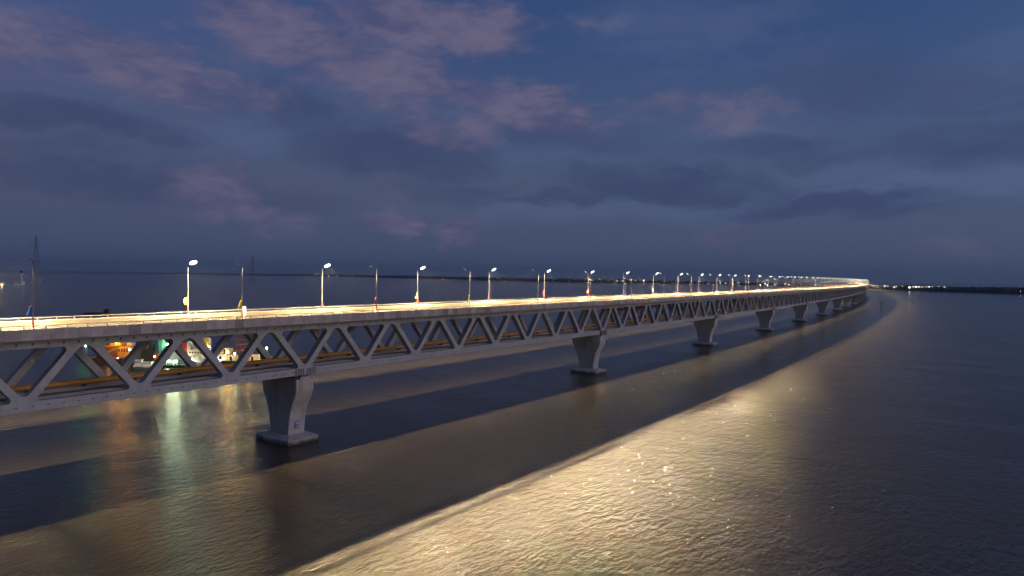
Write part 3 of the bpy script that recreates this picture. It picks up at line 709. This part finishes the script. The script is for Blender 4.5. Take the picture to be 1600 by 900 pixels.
# white workboat
S = Site('workboat', 'white workboat with dark green hull moored beyond the truss', 'boat', 222, 276, R(12))
S.part('hull', lambda m: (hull(m, S.X(205), S.X(243), 2.5, 1.3, 'hull_green', -1), m.box(S.X(212), S.X(240), -2.3, 2.3, 1.0, 1.75, 'ship_white')))
S.part('wheelhouse', lambda m: cabin(m, S.X(213), S.X(222), -1.6, 1.6, 1.75, S.Z(563), 'ship_white', 3)); S.part('aft_cabin', lambda m: cabin(m, S.X(223), S.X(237), -1.5, 1.5, 1.75, S.Z(566.5), 'ship_white', 4)); S.part('mast', lambda m: m.tube([(S.X(219), 0, 4.2), (S.X(219), 0, 7.2)], [.08, .05], 'lattice', 6))
# concrete batching barge
S = Site('batching_barge', 'concrete batching barge with pale teal silo, white shed roof and floodlights', 'barge', 268, 287, R(-2))
S.part('hull', lambda m: hull(m, S.X(214), S.X(299), 6, 1.2, 'hull_dark', 0))
def silo(m):
    x0, x1 = S.X(238), S.X(262); cx = (x0 + x1) / 2; r = (x1 - x0) / 2
    m.tube([(cx, 2, 4.0), (cx, 2, S.Z(533)), (cx, 2, S.Z(527)), (cx, 2, S.Z(524))], [r * .98, r, r * .8, r * .25], 'teal', 14); m.tube([(cx, 2, 1.6), (cx, 2, 4.0)], [.5, r * .98], 'teal', 14)
    for a in (-1, 1):
        for b in (-1, 1): m.beam((cx + a * r * .8, 2 + b * r * .8, 1.5), (cx + a * r * .8, 2 + b * r * .8, 5), .25, 'lattice')
S.part('silo', silo, smooth=False)
S.part('hopper_plant', lambda m: (m.box(S.X(222), S.X(243), -1, 3, 1.0, S.Z(548), 'machine'), m.prism([(S.X(224), S.Z(548)), (S.X(240), S.Z(548)), (S.X(244), S.Z(538)), (S.X(220), S.Z(538))], -1, 3, 'machine'), m.box(S.X(247), S.X(254), -3.5, -1.5, 1.0, S.Z(552), 'rust'), m.box(S.X(226), S.X(233), -2.0, -1.02, S.Z(545), S.Z(538), 'rust')))
S.part('mixer_tower', lambda m: (m.box(S.X(262), S.X(274), 0, 4, 1.0, S.Z(529), 'box_white'), m.box(S.X(262.5), S.X(273.5), -.06, .0, S.Z(536), S.Z(533), 'glass_dark')))
def shed(m):
    x0, x1, ze, zr = S.X(264), S.X(297), S.Z(559.5), S.Z(550); xm = S.X(277)
    m.add([(x0, -5.4, ze), (xm, -1, zr), (x1, -5.4, ze), (x0, 3, ze), (xm, 2, zr), (x1, 3, ze)], [(0, 1, 2), (3, 5, 4), (0, 3, 4, 1), (1, 4, 5, 2), (0, 2, 5, 3)], 'box_white')
S.part('shed_roof', shed)
for i in range(7):
    x = S.X(266 + i * 4.9); S.part('column', lambda m: m.box(x - .12, x + .12, -5.3, -5.06, 1.0, S.Z(559.5), 'teal'))
S.part('back_wall', lambda m: m.box(S.X(265), S.X(296), 2.6, 2.8, 1.0, S.Z(559.8), 'teal'))
lamp_ball(S, 264.8, 538, -1.6, .30, 'white', arm=S.Z(548)); lamp_ball(S, 274, 562.5, -5.0, .34, 'white'); lamp_ball(S, 285.5, 562.5, -5.0, .40, 'white'); lamp_ball(S, 251, 556, -4.6, .15, 'warm')
# white supply ship behind
S = Site('supply_ship', 'white supply ship with yellow funnel among the lit work vessels', 'ship', 314, 303, R(2))
S.part('hull', lambda m: hull(m, S.X(282), S.X(332), 4.5, 2.6, 'ship_white', 1))
S.part('deckhouse', lambda m: (cabin(m, S.X(300), S.X(325), -3, 3, 2.4, S.Z(547), 'ship_white', 6), cabin(m, S.X(305), S.X(320), -2.2, 2.2, S.Z(547) + .12, S.Z(541), 'ship_white', 4)))
S.part('funnel', lambda m: m.tube([(S.X(322), 0, S.Z(542)), (S.X(322), 0, S.Z(528))], [1.9, 1.5], 'yellow', 10))
S.part('red_locker', lambda m: m.box(S.X(288), S.X(296), -2.5, 1, 2.4, S.Z(535), 'box_red')); S.part('white_locker', lambda m: m.box(S.X(296.5), S.X(302), -2.4, 1, 2.4, S.Z(534), 'box_white'))
S.part('mast', lambda m: lattice(m, S.X(326), S.X(329.5), -.5, .5, 2.4, S.Z(529), 7, 'ship_white', .12))
def bowl(m):
    x, z = S.X(312), S.Z(562); n = 12; r0 = 3.4
    vs = [(x + r0 * math.cos(math.pi * i / n), -6.2, z - 3.1 * math.sin(math.pi * i / n) * .8) for i in range(n + 1)]; m.add(vs + [(a, -5.7, c) for a, b, c in vs], [tuple(range(n + 1)), tuple(range(2 * n + 1, n, -1))] + [(i, i + 1, i + n + 2, i + n + 1) for i in range(n)], 'ship_white')
S.part('light_bowl', bowl)  # white half-disc standing in for the bright bowl lamp; floodlight in front lights it
lamp_ball(S, 312, 559, -7.2, .26, 'white'); lamp_ball(S, 298, 552, -3.6, .22, 'warm'); lamp_ball(S, 329, 541.5, -1.2, .13, 'cool')
# flat barge with containers
S = Site('flat_barge', 'flat deck barge carrying the lit site containers, right of the white ship', 'barge', 375, 300, R(-4))
S.part('hull', lambda m: hull(m, S.X(334), S.X(424), 6, 1.5, 'hull_dark', 0))
BX, BD = S.px0, S.D
def container(px, D, y, z0, w, h, m_, label):
    o = thing('site_container', label, 'container', at(px, D + y, z0), RZ, 'containers on the flat barge'); L_ = w / 2
    mb = MB(); mb.box(-L_, L_, -1.2, 1.2, .12, h - .1, m_)
    for i in range(int(w / .55)): x = -L_ + .3 + i * .55; mb.box(x - .1, x + .1, -1.24, -1.2, .2, h - .2, m_)
    mb.build('shell', o); mb = MB()
    for x in (-L_, L_ - .16):
        for y_ in (-1.26, 1.1): mb.box(x, x + .16, y_, y_ + .16, 0, h, m_)
    for z in (0, h - .14): mb.box(-L_ + .16, L_ - .16, -1.26, -1.12, z, z + .14, m_)
    mb.build('frame', o); mb = MB(); mb.box(-.45, .45, -1.275, -1.245, .15, min(2.1, h - .3), 'glass_dark'); mb.build('door', o); return o
zb = 1.16
container(347, 300, -2.5, zb, 4.6, 2.7, 'box_white', 'white site container, lower left of the lit stack on the flat barge')
container(363, 300, -2.5, zb, 4.6, 2.7, 'box_cream', 'cream site container, lower right of the lit stack on the flat barge')
container(353, 300, 0.3, zb + 2.72, 5.6, 2.6, 'box_cream', 'cream site container on top of the lit stack on the flat barge')
container(396.5, 300, -2.2, zb, 5.0, 3.0, 'box_cream', 'amber-lit cream container standing right of the red scaffold on the flat barge')
lamp_ball(S, 342, 562.5, -4.9, .22, 'cool', arm=1.4); lamp_ball(S, 353.5, 562, -4.9, .20, 'white', arm=1.4); lamp_ball(S, 350.5, 544, -3.2, .26, 'warm', arm=4); lamp_ball(S, 362.5, 549, -4.3, .34, 'amber', arm=1.4); lamp_ball(S, 375, 551, -4.6, .26, 'white', arm=1.4); lamp_ball(S, 397.5, 548.5, -4.6, .26, 'warm', arm=1.4)
S2 = S
S = Site('scaffold_tower', 'rust-red lattice scaffold tower standing on the flat barge', 'scaffold', 383, 301)
S.part('frame', lambda m: (lattice(m, S.X(373), S.X(393), -1.5, 2.5, 1.2, S.Z(524), 3, 'rust', .17), lattice(m, S.X(378), S.X(388), -.8, 1.8, S.Z(524), S.Z(510), 3, 'rust', .16)))
for zp in (548, 538, 530): S.part('platform', lambda m: m.box(S.X(370), S.X(396), -2.2, 3, S.Z(zp), S.Z(zp) + .25, 'rust'))
S = Site('light_mast', 'slim mast with a single white floodlight at the right end of the flat barge', 'mast', 418, 299)
S.part('pole', lambda m: m.tube([(0, 0, 1.1), (0, 0, S.Z(543))], [.16, .1], 'lattice', 6)); lamp_ball(S, 418, 544, -.5, .26, 'white')

# vessel seen over the far parapet
S = Site('cargo_boat', 'dark red cargo boat showing just above the far parapet', 'boat', 155, 620, R(4))
S.part('hull', lambda m: hull(m, S.X(132), S.X(174), 3, 1.8, 'hull_red', 1)); S.part('hold_cover', lambda m: m.box(S.X(137), S.X(160), -2.3, 2.3, 1.6, S.Z(488.5), 'hull_red')); S.part('wheelhouse', lambda m: cabin(m, S.X(163), S.X(170), -1.5, 1.5, 1.6, S.Z(483), 'hull_dark', 3))
# pale drum standing behind the far parapet
p = bp(-5.6, -9.7, 29.36); dr = MB(); dr.tube([(0, 0, 0), (0, 0, 2.2), (0, 0, 2.5)], [.55, .55, .35], 'housing', 12)
for z in (.7, 1.4): dr.tube([(0, 0, z), (0, 0, z + .08)], .575, 'housing', 12)
tag(dr.build('water_drum', None, False, p), 'pale grey drum standing beside the far parapet, right of the yellow pennant', 'drum')
# dredger far left with work lights
S = Site('dredger', 'dark dredger with white deckhouse and tower at the left edge', 'ship', 22, 1640, R(3))
S.part('hull', lambda m: hull(m, S.X(-18), S.X(48), 9, S.Z(450), 'hull_dark', 1)); S.part('superstructure', lambda m: (m.box(S.X(-16), S.X(20), -6, 6, 2, S.Z(446), 'deck_grey'), m.box(S.X(-10), S.X(5), -5, 5, S.Z(446), S.Z(442.5), 'tank_grey')))
S.part('deckhouse', lambda m: cabin(m, S.X(24), S.X(35.5), -6, 6, 3, S.Z(440), 'ship_white', 5)); S.part('tower', lambda m: (m.box(S.X(32), S.X(34.5), -1.6, 1.6, S.Z(440), S.Z(426.5), 'tank_grey'), m.box(S.X(31.4), S.X(35), -2.2, 2.2, S.Z(426.5), S.Z(423.5), 'hull_dark')))
for px, py in ((8, 446), (29, 449), (2, 449)):
    x, z = S.X(px), S.Z(py); S.part('deck_light', lambda m: m.ball((x, -10.5, z), .5, 'glow_warm', 8, 5))
# power line towers standing in the river
def pylon_mesh():
    mb = MB(); H = 126.; lv = [0, 22, 42, 60, 76, 90, 102, 112, 120, H]; hw = lambda z: 10.5 * (1 - z / H) ** 1.15 + .8
    for i in range(len(lv) - 1):
        a, b = lv[i], lv[i + 1]; wa, wb = hw(a), hw(b); ca = [(-wa, -wa), (wa, -wa), (wa, wa), (-wa, wa)]; cb_ = [(-wb, -wb), (wb, -wb), (wb, wb), (-wb, wb)]
        for k in range(4):
            k2 = (k + 1) % 4; mb.beam((*ca[k], a), (*cb_[k], b), .75, 'lattice'); mb.beam((*ca[k], a), (*cb_[k2], b), .4, 'lattice'); mb.beam((*ca[k2], a), (*cb_[k], b), .4, 'lattice'); mb.beam((*cb_[k], b), (*cb_[k2], b), .4, 'lattice')
    am = MB()
    for z, l in ((96, 13), (107, 11), (118, 9)):
        for sx in (-1, 1):
            for q in (-1, 1): am.beam((0, q * hw(z), z), (sx * l, 0, z + .8), .45, 'lattice')
            am.beam((0, 0, z + 4), (sx * l, 0, z + .8), .4, 'lattice'); am.beam((sx * l, 0, z + .8), (sx * l, 0, z - 3), .35, 'lattice')
    bs = MB(); bs.box(-15, 15, -13, 13, 13, 17.5, 'concrete')
    for x in (-11, 0, 11):
        for y in (-9, 9): bs.tube([(x, y, -2), (x, y, 13)], 1.5, 'concrete', 8)
    return mb.mesh('lattice_mast'), am.mesh('cross_arm'), bs.mesh('pile_platform')
pm3 = pylon_mesh()
for px, D, zoff, lab in ((56, 1960, 14, 'tall lattice power pylon on a river platform near the left edge'), (394, 3450, 2, 'faint lattice power pylon far off above the horizon')):
    o = thing('power_pylon', lab, 'pylon', at(px, D, 0), RZ + .5, 'power pylons in the river')
    link('lattice_mast', pm3[0], o, (0, 0, zoff)); link('cross_arm', pm3[1], o, (0, 0, zoff)); b = link('pile_platform', pm3[2], o); 
# small craft far out
def small_boat(px, py, L_, lab, m='ship_white', turn=0):
    hor = 430.8 + .0131 * (px - 680); D = 39.914 * FPX / (py - hor); o = thing('small_boat', lab, 'boat', at(px, D, 0), RZ + turn, 'small boats far out on the river')
    mb = MB(); hull(mb, -L_ / 2, L_ / 2, L_ * .12, 1.3, m, 1); mb.build('hull', o); mb = MB(); cabin(mb, -L_ * .2, L_ * .15, -L_ * .08, L_ * .08, 1.1, 1.1 + L_ * .13, m, 3); mb.build('cabin', o); return o
small_boat(680, 452.6, 9, 'small white boat alone on dark water beyond the bridge deck', turn=.1)
small_boat(600, 438.8, 16, 'tiny dark boat near the far horizon', 'hull_dark')
o = small_boat(692, 437.6, 18, 'distant boat with a white light near the far bank'); mb = MB(); mb.ball((0, -1, 5.5), .9, 'glow_shore_white', 8, 5); mb.tube([(0, 0, 2), (0, 0, 5)], .15, 'lattice', 6); mb.build('masthead_light', o)
# dark marker post in the water right of the bridge's far end
S = Site('marker_post', 'dark leaning marker post in open water right of the bridge end', 'post', 1377, 1010)
S.part('piles', lambda m: [m.tube([(a * 1.2, b * 1.0, -1), (a * .45 + .7, b * .4, 8.4)], [.42, .36], 'hull_dark', 8) for a, b in ((-1, -1), (1, -1), (0, 1))]); S.part('topmark', lambda m: m.tube([(.7, 0, 7.6), (.8, 0, 8.6), (.8, 0, 10.4)], [1.2, 1.5, 1.3], 'hull_dark', 10))
# red scaffold and hanging platforms inside the second span
def in_bridge(name, label, cat, s, lat, z):
    x, y, th = fr(s); q = bp(s, lat, z); return thing(name, label, cat, q, th)
o = in_bridge('access_scaffold', 'red access scaffold standing on the lower deck inside the second truss span', 'scaffold', 196, 2.2, 18.03)
mb = MB(); lattice(mb, -1.3, 1.3, -1.2, 1.2, 0, 8.4, 5, 'box_red', .22); mb.build('frame', o)
for j, s in enumerate((171, 184, 206)):
    o = in_bridge('hanging_platform', ('dark work platform hung under the road deck, %s of the red scaffold' % ('farther left', 'just left', 'right')[j]), 'platform', s, .5, 25.0)
    mb = MB(); mb.box(-3, 3, -4.0, 4.0, 0, .35, 'steel_dark'); mb.build('floor', o); mb = MB()
    for a in (-2.8, 0, 2.8):
        for b in (-3.8, 3.8): mb.beam((a, b, .3), (a, b, 2.0), .12, 'steel_dark')
    for b in (-3.8, 3.8): mb.beam((-3, b, 1.2), (3, b, 1.2), .14, 'steel_dark')
    mb.build('hangers', o)
# lights along the far bank
def shore(px, py, r, g, lab, grp='lights along the far bank'):
    for (a, da, _), (b, db, _) in zip(SH, SH[1:]):
        if a <= px <= b: D = 1 / (1 / da + (1 / db - 1 / da) * (px - a) / (b - a))
    D -= 6; hor = 430.8 + .0131 * (px - 680); z = max(3.5, 39.914 - (py - hor) * D / FPX); k = D / 2800
    o = thing('shore_light', lab, 'light', at(px, D, .5), RZ, grp)
    mb = MB(); mb.tube([(0, 0, -1), (0, 0, z - .6)], [.3, .2], 'lattice', 6); mb.build('mast', o); mb = MB(); mb.ball((0, -.3, z - .5), r * k * .62, 'glow_' + g, 8, 5); mb.build('lantern', o)
shore(1421, 449.3, 3.3, 'shore', 'large yellow-white light, brightest on the far bank right of the bridge')
shore(1396.8, 449.2, 1.7, 'shore_white', 'white light low on the bank, left of the brightest shore light'); shore(1382.3, 447, 1.9, 'shore_white', 'round white light on the bank just right of the bridge end')
shore(1431.5, 448.3, 2.1, 'shore', 'first of two yellow lights close together right of the brightest shore light'); shore(1436, 448.7, 1.7, 'shore', 'second of two yellow lights close together right of the brightest shore light'); shore(1451.8, 448.4, 1.9, 'shore_white', 'white light farther right along the far bank, alone')
shore(1594.5, 455.6, 1.1, 'shore_white', 'single white light on the dark bank at the right edge')
for px, py, r in ((1362, 446, .9), (1364.5, 446.2, .8), (1367, 446.5, .9), (1370, 446.6, .6), (1372, 449.5, .6), (1386.3, 447.2, 1.0), (1400.5, 447.4, .9), (1409.5, 447.5, .7), (1427, 448.1, 1.2), (1441.5, 448.6, .9), (1447, 448.5, .8), (1457, 448.6, .7), (1466, 448.7, .7), (1475.5, 448.7, 1.0), (1479, 449, .5)):
    shore(px, py, r, 'shore', 'small pale light in the string along the far bank right of the bridge')
for px, py, r, g in ((1005.5, 438.8, 2.0, 'shore_white'), (964, 439, 1.1, 'shore'), (972, 439, 1.0, 'shore'), (1125, 442.6, 1.2, 'shore_white'), (1134, 442.8, 1.0, 'shore_white'), (1154.5, 442, 1.0, 'shore_white'), (1170, 442, 1.0, 'shore_white'), (1188, 445, 2.2, 'shore'), (1195.5, 443.8, 1.7, 'shore'), (1199, 446, 1.9, 'shore'), (1210.5, 444.8, 1.0, 'shore_white'), (1232, 445, 1.5, 'shore')):
    shore(px, py, r, g, 'small light on the far bank seen behind the bridge lamps', 'lights on the bank behind the bridge')
for px in (1272, 1275, 1280, 1288, 1292, 1299, 1303, 1307): shore(px, 445.6, .8, 'shore', 'small light on the far bank seen just above the distant road deck', 'lights on the bank above the far deck')
# aircraft with a red beacon
d_ = pix_dir(101, 350); pa = CAM + d_ * 3300
o = thing('aircraft', 'small aircraft with red light in the sky at upper left', 'aircraft', pa, YAW + .8)
mb = MB(); mb.tube([(-11, 0, 0), (-9, 0, .3), (8, 0, .3), (12, 0, 1.2)], [.5, 1.7, 1.7, .4], 'tank_grey', 10); mb.build('fuselage', o, True)
mb = MB(); mb.prism([(-2.5, 0), (1.5, -14), (3.2, -14), (3, 0), (3.2, 14), (1.5, 14)], -.2, .1, 'tank_grey', 'z'); mb.build('wing', o)
mb = MB(); mb.prism([(8.5, .5), (11, .5), (12.2, 5), (10.8, 5)], -.12, .12, 'tank_grey', 'y'); mb.prism([(9, 0), (11, -4.5), (12, -4.5), (11.4, 0), (12, 4.5), (11, 4.5)], .9, 1.1, 'tank_grey', 'z'); mb.build('tail', o)
for x, y in ((-6, -1.8), (2, -14.1), (2, 14.1)): mb = MB(); mb.ball((x, y, 0), .9, 'glow_red', 8, 5); mb.build('beacon', o)

# ------------------------------------------------------------------ haze over the river
HAZE = 5.5e-5
if HAZE:
    hm = bpy.data.materials.new('haze_air'); hm.use_nodes = True; nt = hm.node_tree; nt.nodes.remove(nt.nodes['Principled BSDF'])
    pv = nt.nodes.new('ShaderNodeVolumePrincipled'); pv.inputs['Color'].default_value = (.78, .90, 1.0, 1); pv.inputs['Density'].default_value = HAZE; pv.inputs['Anisotropy'].default_value = .72
    nt.links.new(pv.outputs[0], nt.nodes['Material Output'].inputs['Volume']); MATS['haze'] = hm
    hb = MB(); hb.box(CAM.x - 28000, CAM.x + 28000, CAM.y - 28000, CAM.y + 28000, -2.0, 380, 'haze'); tag(hb.build('haze'), kind='stuff')
